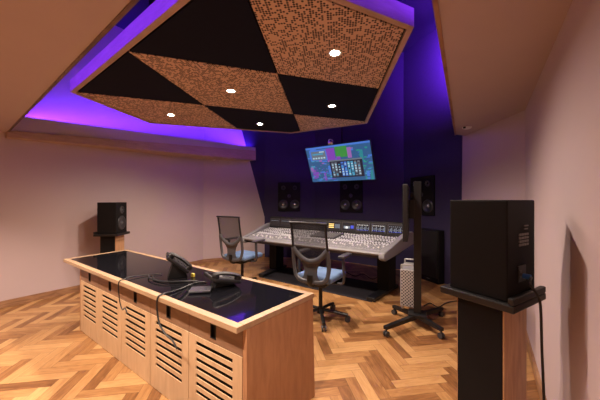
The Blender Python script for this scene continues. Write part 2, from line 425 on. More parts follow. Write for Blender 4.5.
def lightobj(name, typ, loc, energy, col, **kw):
    l = bpy.data.lights.new(name, typ); l.energy = energy; l.color = col
    for k, v in kw.items(): setattr(l, k, v)
    o = bpy.data.objects.new(name, l); COL.objects.link(o); o.location = loc; return o
WARM = (1.0, 0.80, 0.66)
def downlight(loc, label, r=0.045, group='downlights in the ceiling cloud', power=80, size=150):
    t = thing('recessed_downlight', label, 'downlight', loc, 0, group)
    bm = nb(); lathe(bm, [(r*0.75, 0.0), (r, -0.004), (r*1.18, -0.003), (r*1.2, 0.0)]); ob('trim_ring', bm, WHITE, t, True)
    bm = nb(); lathe(bm, [(0, -0.002), (r*0.78, -0.001), (r*0.78, 0.0)]); ob('lens', bm, LAMP, t, True)
    s = lightobj('spot', 'SPOT', (0, 0, -0.02), power, WARM, spot_size=R(size), spot_blend=0.7, shadow_soft_size=0.04); s.parent = t
    return t
ZP = ZB+0.004
for (u, v), lab in zip([(335, 53), (231, 91), (171, 115), (332, 106), (260, 124)],
                       ['largest lit downlight in the big perforated panel of the ceiling cloud',
                        'lit downlight in the middle perforated panel of the ceiling cloud',
                        'leftmost lit downlight, in the smaller perforated panel of the ceiling cloud',
                        'lit downlight in the dark fabric panel nearest the television',
                        'lit downlight in the small dark panel at the front left of the cloud']):
    downlight(at(u, v, ZP), lab)
for x, y, lab in ((-3.6, 0.1, 'left downlight in the rear soffit'), (-2.2, 0.1, 'middle downlight in the rear soffit'), (-0.8, 0.1, 'right downlight in the rear soffit')):
    downlight((x, y, ZR), 'lit recessed ' + lab, group='rear soffit downlights', power=150, size=112)

# purple cove strips on the ledges, plus one added upright by the blue wall
PUR = (0.11, 0.02, 1.0)
def led(p0, p1, energy, aim, w=0.03, spread=110, col=PUR):
    p0, p1 = Vector(p0), Vector(p1); L = (p1-p0).length
    o = lightobj('cove_led', 'AREA', (p0+p1)/2, energy*L, col, shape='RECTANGLE', size=L, size_y=w, spread=R(spread))
    x = (p1-p0).normalized(); z = -Vector(aim).normalized(); z = (z-x*z.dot(x)).normalized(); y = z.cross(x)
    o.rotation_euler = Matrix((x, y, z)).transposed().to_euler(); return o
led(V3(a0+nl*0.09+d_*0.15, 2.36), V3(a1+nl*0.12, 2.50), 9, (-0.45, 0, 1))
led(V3(rgt0+nR*-5+dR*0.3, 2.52), V3(rgt1+nR*-5-dR*0.1, 2.50), 3.0, (-1, 0.1, 0.38), spread=75)
led(V3(rgt0+nR*-5+dR*2.0, 2.52), V3(rgt1+nR*-5-dR*0.1, 2.54), 7, (-0.5, 0.35, 1))
led(Vector((-4.6, 0.50, 2.47)), Vector((-0.5, 0.36, 2.47)), 2.6, (0, 1.0, 0.12), spread=70)
led((-0.20, 4.22, 3.15), (-0.20, 4.22, 4.15), 75, (-0.08, 1, 0.1), spread=105, col=(0.30, 0.05, 1.0))  # upright strip added out of view for the glow on the blue wall
led(V3(CL, 2.62)+Vector((-0.5, -0.7, 0)), V3(CR, 2.62)+Vector((0.3, -0.75, 0)), 0.0, (0, 1, 0.6)) if False else None

# ------------------------------------------------------------------ credenza
CX0, CX1 = -3.78, -1.035; CY0, CY1 = 0.925, 1.58; CZ = 0.71
cr = thing('credenza', 'long maple sideboard with black glass top and slatted doors', 'sideboard', ((CX0+CX1)/2, 1.25, 0))
ox, oy = -(CX0+CX1)/2, -1.25
def cb(bm, x0, x1, y0, y1, z0, z1, bev=0.0): return b2(bm, x0+ox, x1+ox, y0+oy, y1+oy, z0, z1, bev)
E = 0.045
bm = nb()
cb(bm, CX0, CX1, CY0, CY0+E, CZ-0.032, CZ, 0.003); cb(bm, CX0, CX1, CY1-E, CY1, CZ-0.032, CZ, 0.003)
cb(bm, CX0, CX0+E, CY0+E, CY1-E, CZ-0.032, CZ, 0.003); cb(bm, CX1-E, CX1, CY0+E, CY1-E, CZ-0.032, CZ, 0.003)
ob('top_edging', bm, MAPLEH, cr)
cb(bm := nb(), CX0+E, CX1-E, CY0+E, CY1-E, CZ-0.03, CZ-0.002); ob('glass_top', bm, GLASS, cr)
BX0, BX1 = -3.46, -1.065; BY0, BY1 = 1.01, 1.555
cb(bm := nb(), BX0, BX1, BY0+0.01, BY1, 0.0, CZ-0.033); ob('carcass', bm, BLKM, cr)
# end panels, a little deeper at the foot
for x0, x1 in ((BX1, BX1+0.03), (BX0-0.03, BX0)):
    bm = prism(nb(), [(x0+ox, BY0-0.02+oy, 0), (x0+ox, BY1+0.03+oy, 0), (x0+ox, BY1+0.005+oy, CZ-0.033), (x0+ox, BY0-0.02+oy, CZ-0.033)], (x1-x0, 0, 0))
    ob('end_panel', bm, ENDW, cr)
N5 = 5; wd = (BX1-BX0)/N5
for k in range(N5):
    x0 = BX0+k*wd; x1 = x0+wd; xc = (x0+x1)/2; g = 0.0025
    fz0, fz1 = 0.525, CZ-0.034; pw, pz0, pz1 = 0.025, 0.548, 0.632
    bm = nb(); y0, y1 = BY0-0.02, BY0
    cb(bm, x0+g, xc-pw, y0, y1, fz0, fz1); cb(bm, xc+pw, x1-g, y0, y1, fz0, fz1)
    cb(bm, xc-pw, xc+pw, y0, y1, fz0, pz0); cb(bm, xc-pw, xc+pw, y0, y1, pz1, fz1)
    dr = ob('drawer_front', bm, CHERRY, cr)
    bm = nb(); cb(bm, xc-pw, xc+pw, y1-0.004, y1-0.001, pz0, pz1); cb(bm, xc-pw, xc-pw+0.004, y0-0.002, y1, pz0, pz1); cb(bm, xc+pw-0.004, xc+pw, y0-0.002, y1, pz0, pz1)
    cb(bm, xc-pw, xc+pw, y0-0.002, y1, pz0, pz0+0.004); cb(bm, xc-pw, xc+pw, y0-0.002, y1, pz1-0.004, pz1); ob('pull', bm, BLK, dr)
    # louvred door: stiles, rails and sloping slats with open slots between
    bm = nb(); y0, y1 = BY0-0.024, BY0-0.017; sx0, sx1 = x0+0.075, x1-0.075; sz0, sz1 = 0.170, 0.490
    cb(bm, x0+g, sx0, y0, y1, 0.004, fz0-0.004); cb(bm, sx1, x1-g, y0, y1, 0.004, fz0-0.004)
    cb(bm, sx0, sx1, y0, y1, 0.004, sz0); cb(bm, sx0, sx1, y0, y1, sz1, fz0-0.004)
    dp = 0.047; ns = 7
    for s in range(ns-1):
        hs = (sz1-sz0-(ns-1)*0.025)/ns; zc = sz0+hs+0.0125+s*(hs+0.025)
        cb(bm, sx0, sx1, y0, y1, zc-0.0125, zc+0.0125)
    ob('door', bm, MAPLE, cr)

# the ends splay a little towards the console
for o in cr.children_recursive:
    for v in o.data.vertices:
        g_ = max(0.0, (v.co.y-(CY0+oy))/(CY1-CY0))
        if v.co.x > BX1+ox-0.2: v.co.x += 0.05*g_
        elif v.co.x < BX0+ox-0.001: v.co.x -= 0.06*g_
# ------------------------------------------------------------------ desk phones and their leads
def desk_phone(label, loc, rotz, tilt, lift):
    t = thing('desk_phone', label, 'telephone', loc, rotz, 'desk phones on the sideboard')
    Rm = Matrix.Rotation(tilt, 4, 'X')
    def X(bm): bmesh.ops.transform(bm, matrix=Matrix.Translation((0, 0, lift))@Rm, verts=bm.verts[:]); return bm
    bm = nb(); box(bm, (0, 0, 0), (0.25, 0.21, 0.026), 0.008); ob('body', X(bm), BLK, t)
    bm = nb(); prism(bm, [(-0.06, -0.075, 0), (-0.06, 0.075, 0), (-0.06, 0.07, 0.012), (-0.06, 0.035, lift-0.016+0.035*math.tan(tilt)), (-0.06, -0.06, lift-0.016-0.06*math.tan(tilt))], (0.12, 0, 0)); ob('foot', bm, BLK, t)
    bm = nb(); tube(bm, spline([(-0.092, -0.10, 0.028), (-0.092, -0.085, 0.043), (-0.092, 0, 0.052), (-0.092, 0.085, 0.043), (-0.092, 0.10, 0.028)], 5), 0.02, 10, flat=(0.024, 0.014), up=(0, 0, 1))
    cyl(bm, (-0.092, -0.085, 0.014), (-0.092, -0.085, 0.04), 0.026, 0.026); cyl(bm, (-0.092, 0.085, 0.014), (-0.092, 0.085, 0.04), 0.026, 0.026)
    ob('handset', X(bm), BLK, t, True)
    bm = nb(); box(bm, (0.03, 0.062, 0.0145), (0.12, 0.055, 0.004), 0.001); ob('display', X(bm), GLASS, t)
    return t, X
CT_ = CZ
t1, X1 = desk_phone('black desk phone propped steeply on its foot with cable coiled around it', (-2.15, 1.27, CZ), R(152), R(40), 0.115)
t2, X2 = desk_phone('black desk phone lying low with a row of white keys', (-1.66, 1.34, CZ), R(160), R(13), 0.05)
bm = nb()
for i in range(4):
    for j in range(3): box(bm, (-0.022+i*0.03, 0.0-j*0.03, 0.0150), (0.02, 0.018, 0.005), 0.0015)
ob('keypad', X1(bm), BLK, t1)
bm = nb()
for i in range(6): box(bm, (-0.02+i*0.02, 0.02, 0.0155), (0.013, 0.02, 0.006), 0.0015)
ob('key_row', X2(bm), WHITE, t2)['label'] = 'row of white keys'
bm = nb()
for i in range(4):
    for j in range(2): box(bm, (-0.022+i*0.03, -0.02-j*0.03, 0.0150), (0.02, 0.018, 0.005), 0.0015)
ob('keypad', X2(bm), DKGREY, t2)
pz = CZ
pp = at(201, 291, CZ)
bm = nb(); box(bm, (0, 0, 0.008), (0.145, 0.115, 0.014), 0.003)
tb = thing('small_tablet', 'small glossy flat screen lying in front of the low desk phone', 'tablet', (pp.x, pp.y, CZ+0.003), TH+R(10))
tb.rotation_euler.x = R(-1.8)
ob('housing', bm, MIDGREY, tb); box(bm := nb(), (0, 0, 0.0155), (0.135, 0.105, 0.002)); ob('screen', bm, mat('glossy grey glass', (0.3, 0.3, 0.36), 0.12, metal=0.8), tb)
pp = at(193, 277, CZ)
bm = nb(); box(bm, (0, 0, 0.016), (0.035, 0.02, 0.03), 0.003); tag(ob('cable_tag', bm, YEL, None, loc=(pp.x, pp.y, CZ)), 'small yellow tag on the cable between the two desk phones', 'tag')
def cable(name, label, pts, r=0.004, n=8):
    bm = nb(); tube(bm, spline(pts, n), r, 6); return tag(ob(name, bm, RUB, None, True), label, 'cable')
zt = CZ+0.006
fr = CY0-0.006
p = at(140, 284, CZ)
cable('phone_cable', 'thin black cable from the propped phone hanging over the sideboard edge, left one',
      [(-2.30, 1.22, zt), (-2.36, 1.14, zt), (-2.40, 1.04, zt+0.004), (-2.38, CY0+0.03, zt+0.004), (-2.375, fr, CZ-0.002), (-2.37, fr-0.004, 0.64), (-2.35, fr-0.002, 0.55), (-2.31, fr, 0.505), (-2.27, fr-0.001, 0.53), (-2.235, fr, 0.50)])
cable('phone_cable', 'thicker black cable from the low phone hanging over the sideboard edge, right one',
      [(-1.80, 1.30, zt), (-1.84, 1.22, zt), (-1.80, 1.08, zt), (-1.79, CY0+0.03, zt+0.004), (-1.785, fr, CZ-0.002), (-1.785, fr-0.006, 0.64), (-1.75, fr-0.008, 0.55), (-1.68, fr-0.006, 0.50), (-1.60, fr-0.004, 0.48), (-1.56, fr, 0.44)], 0.0055)
cable('coiled_cable', 'black cable coiled on the glass around the propped phone',
      [(-2.30, 1.14, zt), (-2.18, 1.10, zt), (-2.02, 1.13, zt), (-1.94, 1.22, zt), (-1.86, 1.27, zt+0.002), (-1.93, 1.18, zt+0.008), (-2.06, 1.09, zt+0.008), (-2.22, 1.08, zt+0.008), (-2.33, 1.12, zt+0.006)], 0.0055)

# ------------------------------------------------------------------ rear monitor speakers on stands
def surround(lab_s, lab_t, loc, rotz, zt):
    """local +y is the way the baffle faces"""
    w, dpt, h = 0.29, 0.26, 0.455
    st = thing('speaker_stand', lab_t, 'speaker stand', loc, rotz, 'rear speaker stands')
    b2(bm := nb(), -0.17, 0.17, -0.16, 0.16, 0.0, 0.03, 0.004); ob('base_plate', bm, BLKM, st)
    b2(bm := nb(), -0.125, 0.125, -0.10, 0.10, 0.03, zt-0.035, 0.002); ob('column', bm, BLKM, st)
    # veneer on the rear and front faces
    b2(bm := nb(), -0.118, 0.118, -0.106, -0.10, 0.03, zt-0.036); ob('veneer_panel', bm, STANDW, st)['label'] = 'oak veneer face'
    b2(bm := nb(), -0.118, 0.118, 0.10, 0.106, 0.03, zt-0.036); ob('veneer_panel', bm, STANDW, st)['label'] = 'oak veneer face'
    b2(bm := nb(), -0.175, 0.175, -0.165, 0.165, zt-0.035, zt, 0.006); ob('tray', bm, BLK, st)
    b2(bm := nb(), -0.175, 0.175, -0.165, -0.14, zt, zt+0.03, 0.006); ob('lip', bm, BLK, st)
    sp = thing('monitor_speaker', lab_s, 'speaker', (loc[0], loc[1], zt), rotz, 'rear monitor speakers')
    b2(bm := nb(), -w/2, w/2, -dpt/2, dpt/2, 0, h, 0.006); ob('cabinet', bm, BLKM, sp)
    for z, r in ((0.15, 0.10), (0.345, 0.055)):
        M = Matrix.Translation((0, dpt/2+0.001, z))@Matrix.Rotation(R(-90), 4, 'X')
        lathe(bm := nb(), [(r*0.28, -0.001), (r*0.85, 0.006), (r*0.9, 0.008), (r, 0.006), (r*1.05, 0.0)], 28, M); dr = ob('woofer' if r > 0.08 else 'tweeter', bm, CONE, sp, True)
        lathe(bm := nb(), [(0, 0.012), (r*0.2, 0.008), (r*0.3, 0.0)], 20, M); ob('dust_cap', bm, MIDGREY, dr, True)
    y = -dpt/2-0.003
    bm = nb()
    for i, (x0, x1, z) in enumerate(((0.02, 0.06, 0.33), (0.02, 0.055, 0.315))): b2(bm, x0, x1, y-0.001, y+0.004, z, z+0.006)
    for i in range(4):
        for j in range(4): b2(bm, -0.035+0.026*i, -0.015+0.026*i, y-0.001, y+0.004, 0.24+0.016*j, 0.25+0.016*j)
    ob('rating_label', bm, LABEL, sp)
    bm = nb(); b2(bm, -0.05, 0.03, y-0.002, y+0.004, 0.075, 0.15, 0.001); ob('connector_panel', bm, BLK, sp)
    cyl(bm := nb(), (0.0, y-0.03, 0.10), (0.0, y, 0.10), 0.012); ob('plug', bm, BLUEPL, sp, True)
    bm = nb(); b2(bm, -0.045, -0.025, y-0.006, y, 0.095, 0.105); b2(bm, -0.045, -0.025, y-0.006, y, 0.12, 0.13); ob('switch', bm, MIDGREY, sp)
    return sp
nr = cam2room(0.92, 1.2); rt = cam2room(1.173, 1.35); lt = cam2room(0.78, 1.41)
cen = (rt+lt)/2; back_dir = (rt-nr).normalized()
rz = math.atan2(back_dir.y, back_dir.x)
surround('big black monitor speaker seen from behind, in the right foreground', 'black and oak speaker stand in the right foreground', (cen.x, cen.y, 0), rz, 0.895)
c2 = cam2room((112.5-300)/F*4.05, 4.05)
surround('small looking black monitor speaker by the left wall beyond the sideboard', 'black and oak speaker stand by the left wall beyond the sideboard', (c2.x, c2.y, 0), R(43-90-2), 0.86)
pl = Vector((cen.x, cen.y, 0))+Matrix.Rotation(rz, 3, 'Z')@Vector((0.0, -0.13-0.035, 0.995))
p = lambda u, d, z: cam2room((u-300)/F*d, d, z)
cable('speaker_cable', 'black cable dropping from the back of the right foreground speaker to the floor',
      [pl, p(530, 1.18, 0.985), p(537, 1.20, 0.93), p(540.5, 1.22, 0.87), p(542, 1.25, 0.65), p(544, 1.27, 0.42), p(546, 1.28, 0.2), p(549, 1.30, 0.01), p(543, 1.4, 0.008)], 0.0055)

# ------------------------------------------------------------------ speakers built into the blue wall
def wall_speaker(A, B, t, label, z0=1.085, h=0.68, w=0.52):
    e = (B-A).normalized(); c = lerp(A, B, t)
    rz = math.atan2(e.y, e.x)                                       # local x along the wall, local -y into the room
    sp = thing('wall_speaker', label, 'speaker', (c.x, c.y, z0), rz, 'speakers set into the blue wall')
    b2(bm := nb(), -w/2, w/2, -0.03, 0.0, 0, h, 0.006); ob('baffle', bm, BLKM, sp)
    def drv(name, x, z, r, cap):
        M = Matrix.Translation((x, -0.0305, z))@Matrix.Rotation(R(90), 4, 'X')
        lathe(bm := nb(), [(r*0.25, -0.001), (r*0.8, 0.006), (r*0.9, 0.012), (r, 0.008), (r*1.08, 0.0)], 28, M); d = ob(name, bm, CONE, sp, True)
        lathe(bm := nb(), [(0, 0.016), (r*0.22, 0.012), (r*0.34, 0.002), (r*0.36, -0.001)], 20, M); ob('dust_cap', bm, cap, d, True)
    for x in (-0.135, 0.135):
        drv('woofer', x, 0.16, 0.105, CAPS); drv('bass_port', x, h-0.13, 0.05, BLKM)
    drv('tweeter', 0, 0.36, 0.04, CAPS)
    return sp
wall_speaker(CL, CR, 0.46, 'black square speaker on the blue wall below the television')
wall_speaker(LF, CL, 0.49, 'black square speaker on the blue wall left of the television')
wall_speaker(CR, RF, 0.39, 'black square speaker on the blue wall at the right, behind the post')
# low sub on the floor below the right one
e = (RF-CR).normalized(); nrm = Vector((e.y, -e.x, 0)); c = lerp(CR, RF, 0.60)+nrm*0.08
sub = thing('subwoofer', 'tall black subwoofer on the floor in the right front corner', 'speaker', (c.x, c.y, 0), math.atan2(e.y, e.x))
b2(bm := nb(), -0.20, 0.20, -0.06, 0.07, 0, 0.86, 0.01); ob('cabinet', bm, BLKM, sub)
b2(bm := nb(), -0.18, 0.18, -0.072, -0.06, 0.09, 0.84, 0.004); ob('grille', bm, BLK, sub)
b2(bm := nb(), -0.03, 0.03, -0.064, -0.06, 0.045, 0.06); ob('badge', bm, MIDGREY, sub)

# ------------------------------------------------------------------ television
tv = thing('television', 'tilted flat screen showing colourful audio software above the console', 'television', (-2.31, 4.56, 2.04))
TW, THh = 1.33, 0.72; tl = math.atan2(0.28, 0.65)
RT = Matrix.Rotation(-tl+0.0, 4, 'X')                               # top leans into the room
RT = Matrix.Rotation(tl, 4, 'X')
def tx(bm): bmesh.ops.transform(bm, matrix=RT, verts=bm.verts[:]); return bm
b2(bm := nb(), -TW/2, TW/2, 0.0, 0.04, -THh/2, THh/2, 0.006); ob('casing', tx(bm), BLK, tv)
scr_cols = [(0.025, 0.10, 0.24), (0.02, 0.22, 0.26), (0.20, 0.05, 0.42), (0.04, 0.25, 0.05), (0.06, 0.18, 0.62), (0.01, 0.012, 0.03), (0.40, 0.58, 0.70), (0.06, 0.30, 0.48), (0.30, 0.12, 0.40), (0.02, 0.30, 0.22), (0.13, 0.16, 0.2)]
SM = [emis('screen %d' % k, c, 0.7) for k, c in enumerate(scr_cols)]
bm = nb(); sw, sh = TW-0.02, THh-0.02
def tile(u0, u1, v0, v1, mi, lay):
    y = -0.0015-0.0006*lay
    vs = [bm.verts.new((-sw/2+a*sw, y, -sh/2+b*sh)) for a, b in ((u0, v0), (u1, v0), (u1, v1), (u0, v1))]
    bm.faces.new(vs).material_index = mi
tile(0, 1, 0, 1, 0, 0)
rnd = random.Random(3)
for k in range(90):
    u, v = rnd.random()*0.95, rnd.random()*0.95; w_, h_ = rnd.uniform(0.02, 0.09), rnd.uniform(0.015, 0.05)
    mi = rnd.choice([0, 1, 1, 4, 7, 9, 1] if u > 0.75 else ([4, 0, 7, 2, 4, 8] if u < 0.4 else [4, 2, 3, 8, 0, 1]))
    tile(u, min(1, u+w_), v, min(1, v+h_), mi, 1)
tile(0.33, 0.47, 0.60, 0.93, 2, 2); tile(0.48, 0.66, 0.66, 0.95, 3, 2); tile(0.66, 0.72, 0.62, 0.9, 8, 2); tile(0.0, 1.0, 0.95, 1.0, 4, 2)
tile(0.05, 0.34, 0.62, 0.92, 4, 2); tile(0.08, 0.32, 0.64, 0.88, 10, 3)
for k in range(5): tile(0.095+k*0.045, 0.125+k*0.045, 0.67, 0.71, 6, 4)
tile(0.10, 0.28, 0.78, 0.82, 7, 4); tile(0.22, 0.30, 0.84, 0.87, 6, 4)
for k in range(60):
    u, v = rnd.uniform(0.01, 0.36), rnd.uniform(0.03, 0.5); tile(u, u+rnd.uniform(0.01, 0.03), v, v+0.02, rnd.choice([7, 4, 2, 1, 10]), 3)
for k in range(14):
    u = rnd.uniform(0.0, 0.95); v = rnd.uniform(0.0, 0.6); tile(u, min(1, u+rnd.uniform(0.03, 0.07)), v, v+rnd.uniform(0.1, 0.3), rnd.choice([2, 4, 8, 2] if u < 0.5 else [1, 9, 1, 4]), 2)
tile(0.36, 0.86, 0.10, 0.60, 5, 4); tile(0.36, 0.86, 0.56, 0.60, 10, 5)
for k in range(9):
    u = 0.385+k*0.05
    tile(u, u+0.036, 0.14, 0.53, [10, 10, 5, 4, 4, 7, 7, 10, 10][k], 5)
    for j in range(5): tile(u+0.006, u+0.030, 0.17+j*0.07, 0.20+j*0.07+0.01*(k % 2), [6, 7, 5, 6, 6][(j+k) % 5], 6)
for k in range(40):
    u, v = rnd.uniform(0.78, 0.96), rnd.uniform(0.03, 0.9)
    if u > 0.87: tile(u, min(0.995, u+rnd.uniform(0.01, 0.05)), v, v+0.025, rnd.choice([7, 1, 9, 4, 0]), 3)
ob('screen', tx(bm), SM, tv)
bm = nb(); box(bm, (0, 0.065, 0.05), (0.30, 0.05, 0.24), 0.01); ob('bracket_plate', tx(bm), BLKG, tv)
bm = nb(); cyl(bm, (0, 0.14, 0.13), (0, 0.14, ZC-2.04-0.02), 0.02); cyl(bm, (0, 0.06, 0.13), (0, 0.16, 0.13), 0.03); ob('ceiling_pole', bm, BLKM, tv, True)
bm = nb(); box(bm, (0, 0.14, ZC-2.04-0.01), (0.2, 0.2, 0.02), 0.003); ob('ceiling_plate', bm, BLKG, tv)
bm = nb(); box(bm, (-0.08, 0.0, THh/2+0.035), (0.10, 0.06, 0.045), 0.01); tube(bm, spline([(-0.12, 0.0, THh/2+0.05), (-0.10, 0.01, THh/2+0.10), (-0.05, 0.02, THh/2+0.08), (-0.04, 0.0, THh/2+0.04)], 5), 0.014, 8); ob('mount_clamp', tx(bm), CHROME, tv, True)

# ------------------------------------------------------------------ mixing console
MX0, MX1 = -3.53, -1.13; MXC = (MX0+MX1)/2
co = thing('mixing_console', 'wide grey audio mixing console with meter bridge below the blue wall', 'mixing console', (MXC, 3.80, 0.006))
def kx(x): return x-MXC
def ky(y): return y-3.75
FY, FZ, BYk, BZ = 3.37, 0.69, 4.12, 0.785                           # control surface: front and back lines
slope = math.atan2(BZ-FZ, BYk-FY)
def prof(x0, x1, pts, m, name, par=None, smooth=False):
    bm = prism(nb(), [(kx(x0), ky(y), z) for y, z in pts], (x1-x0, 0, 0)); return ob(name, bm, m, par or co, smooth)
prof(MX0, MX1, [(3.33, 0.60), (3.33, 0.655), (FY, FZ-0.012), (BYk, BZ-0.012), (4.30, BZ-0.012), (4.30, 0.66), (3.9, 0.56)], DKGREY, 'body')
prof(MX0, MX1, [(FY, FZ-0.012), (FY, FZ), (BYk, BZ), (BYk, BZ-0.012)], PANEL, 'control_panel')
bm = nb(); tube(bm, [(kx(MX0), ky(3.325), 0.662), (kx(MX1), ky(3.325), 0.662)], 0.04, 14, flat=(0.045, 0.028), up=(0, 0, 1)); ob('armrest', bm, LGREY, co, True)
# meter bridge
prof(MX0, MX1, [(BYk, BZ-0.01), (BYk+0.03, 1.0), (BYk+0.14, 1.0), (BYk+0.16, BZ-0.01)], BLK, 'meter_bridge')
br_ = [o for o in co.children if o.name.startswith('meter_bridge')][0]
MET = emis('meter glow', (0.55, 0.62, 0.75), 0.35); METB = emis('blue meter glow', (0.08, 0.12, 0.9), 0.6); METY = emis('yellow meter glow', (1.0, 0.65, 0.2), 1.3); METD = mat('dark meter glass', (0.03, 0.03, 0.035), 0.2); METW = emis('lit meter face', (0.9, 0.85, 0.8), 1.0)
RB = Matrix.Rotation(-math.atan2(0.03, 0.215), 4, 'X')
nm = 10; mw = (MX1-MX0)/nm
for k in range(nm):
    xc = MX0+(k+0.5)*mw
    def fx(bm): bmesh.ops.transform(bm, matrix=Matrix.Translation((kx(xc), ky(BYk+0.0145), (BZ+1.0)/2))@RB, verts=bm.verts[:]); return bm
    box(bm := nb(), (0, -0.004, 0.005), (mw-0.02, 0.006, 0.15), 0.002); f = ob('meter_frame', fx(bm), DKGREY, br_)
    bm = nb(); mlist = [METD, MET, METB, METY, METW]
    box(bm, (0, -0.0085, 0.005), (mw-0.045, 0.003, 0.13), mi=0)
    if k in (4,):
        for q in range(8): box(bm, (-0.08+q*0.022, -0.011, 0.03), (0.012, 0.002, 0.03), mi=2)
    if k == 5:
        for q in range(3): box(bm, (-0.05, -0.011, -0.025+q*0.028), (0.09, 0.002, 0.014), mi=3)
        for q in range(5): box(bm, (0.02+q*0.018, -0.011, 0.0), (0.008, 0.002, 0.07), mi=1)
    if k == 6:
        box(bm, (-0.02, -0.011, -0.008), (0.10, 0.002, 0.04), mi=1); box(bm, (-0.02, -0.0125, -0.012), (0.035, 0.002, 0.035), mi=4); box(bm, (0.07, -0.011, 0.0), (0.05, 0.002, 0.05), mi=2)
    if k >= 7:
        for q in range(10): box(bm, (-0.09+q*0.02, -0.011, -0.01), (0.008, 0.002, 0.012+0.03*((q*7+k) % 3)), mi=1)
        for q in range(7): box(bm, (-0.08+q*0.026, -0.011, 0.042), (0.012, 0.002, 0.008), mi=4 if k < 9 else 1)
        for q in range(7): box(bm, (-0.08+q*0.026, -0.011, -0.038), (0.016, 0.002, 0.008), mi=2)
    if k < 4: box(bm, (0, -0.011, 0.035), (mw-0.07, 0.002, 0.004), mi=1)
    ob('meter_display', fx(bm), mlist, f)
# curved end cheeks
def cheek(x0, x1):
    P = [(3.26, 0.625), (3.27, 0.60), (3.33, 0.575), (3.6, 0.60), (4.27, 0.68), (4.29, 0.84), (4.24, 0.87), (4.12, 0.87), (3.95, 0.84), (3.75, 0.79), (3.5, 0.73), (3.33, 0.70), (3.275, 0.68)]
    o = prof(x0, x1, P, LGREY, 'end_cheek'); m = o.modifiers.new('bevel', 'BEVEL'); m.width = 0.014; m.segments = 3; m.limit_method = 'ANGLE'
cheek(MX1, MX1+0.075); cheek(MX0-0.075, MX0)
# pedestals
for xc in (-3.25, -1.30):
    bm = nb(); b2(bm, kx(xc)-0.08, kx(xc)+0.08, ky(3.80), ky(4.06), 0.05, 0.60, 0.006); ob('pedestal', bm, BLKM, co)
    bm = nb(); b2(bm, kx(xc)-0.06, kx(xc)+0.06, ky(3.42), ky(4.22), 0.0, 0.05, 0.01); ob('foot', bm, BLKG, co)
# faders, knobs, channel lines on the surface (u across, t 0..1 from front to back)
RS = Matrix.Rotation(slope, 4, 'X')
def surf(x, t, up=0.0): return Vector((kx(x), ky(FY+(BYk-FY)*t), FZ+(BZ-FZ)*t))+RS.to_3x3()@Vector((0, 0, up))
bm = nb(); nch = 54; cw = (MX1-MX0-0.06)/nch
for k in range(nch+1):
    x = MX0+0.03+k*cw; c = surf(x, 0.5, 0.0008); box(bm, c, (0.003, (BYk-FY)*0.98/math.cos(slope), 0.0014), rot=RS)
for t in (0.31, 0.56, 0.8):
    box(bm, surf(MXC, t, 0.001), (MX1-MX0-0.04, 0.012, 0.0016), rot=RS)
ob('channel_divider', bm, mat('panel line', (0.16, 0.155, 0.16), 0.5), co)
bm = nb()
for k in range(nch): box(bm, surf(MX0+0.03+(k+0.5)*cw, 0.16, 0.001), (0.006, 0.17, 0.0014), rot=RS)
ob('fader_slot', bm, BLK, co)
capm = nb(); box(capm, (0, 0, 0.007), (0.016, 0.034, 0.014), 0.003, rot=None)
cap0 = None
for k in range(nch):
    pos = surf(MX0+0.03+(k+0.5)*cw, 0.08+0.2*random.random(), 0.002)
    if cap0 is None:
        cap0 = ob('fader_cap', capm, WHITE, co); c = cap0
    else:
        c = cap0.copy(); COL.objects.link(c)
    c.location = pos; c.rotation_euler = (slope, 0, 0)
km = nb(); cyl(km, (0, 0, 0), (0, 0, 0.013), 0.009, 0.007, 10); kn0 = None
rows = [0.35, 0.39, 0.43, 0.47, 0.51, 0.60, 0.64, 0.68, 0.72, 0.76, 0.84, 0.88, 0.92, 0.96]
KM = [mat('knob dark', (0.06, 0.06, 0.07), 0.4), mat('knob pale', (0.72, 0.72, 0.74), 0.4)]
near = []; far = nb()
for t in rows:
    for k in range(nch): near.append((t, k))
for q, (t, k) in enumerate(near):
    pos = surf(MX0+0.03+(k+0.5)*cw, t, 0.001); pale = (int(t*100)+k//4) % 3 != 0
    if q < 100:
        if kn0 is None:
            kn0 = ob('knob', km, KM[1], co, True); c = kn0
        else:
            c = kn0.copy(); COL.objects.link(c)
        c.location = pos; c.rotation_euler = (slope, 0, 0)
    else:
        t_ = nb(); cyl(t_, (0, 0, 0), (0, 0, 0.013), 0.009, 0.007, 8); bmesh.ops.transform(t_, matrix=Matrix.Translation(pos)@RS, verts=t_.verts[:]); _join(far, t_, 1 if pale else 0)
o = ob('knobs', far, KM, co); o['kind'] = 'stuff'
# darker centre section
box(bm := nb(), surf(-2.2, 0.66, 0.010), (0.42, 0.36, 0.022), 0.004, rot=RS); mid = ob('centre_section', bm, DKGREY, co)
bm = nb()
for i in range(9):
    for j in range(6): box(bm, surf(-2.37+i*0.042, 0.50+j*0.065, 0.0225), (0.024, 0.022, 0.006), 0.002, rot=RS)
ob('button_pad', bm, LGREY, mid)

# the desk fans out a little towards the meter bridge
done = set()
for o in co.children_recursive:
    if o.name.split('.')[0] in ('fader_cap', 'knob'):
        f = max(0, o.location.y-ky(3.3)); o.location.x *= 1+(0.15 if o.location.x < 0 else 0.10)*f; continue
    for v in o.data.vertices:
        f = max(0, v.co.y-ky(3.3)); v.co.x *= 1+(0.15 if v.co.x < 0 else 0.10)*f
b2(bm := nb(), -3.3, -1.27, 3.46, 4.30, 0.0, 0.006); tag(ob('floor_patch', bm, mat('dark patch', (0.012, 0.010, 0.016), 0.9)), 'thin dark patch on the parquet under the mixing console', 'mat')  # thin dark sheet over the parquet, below the console
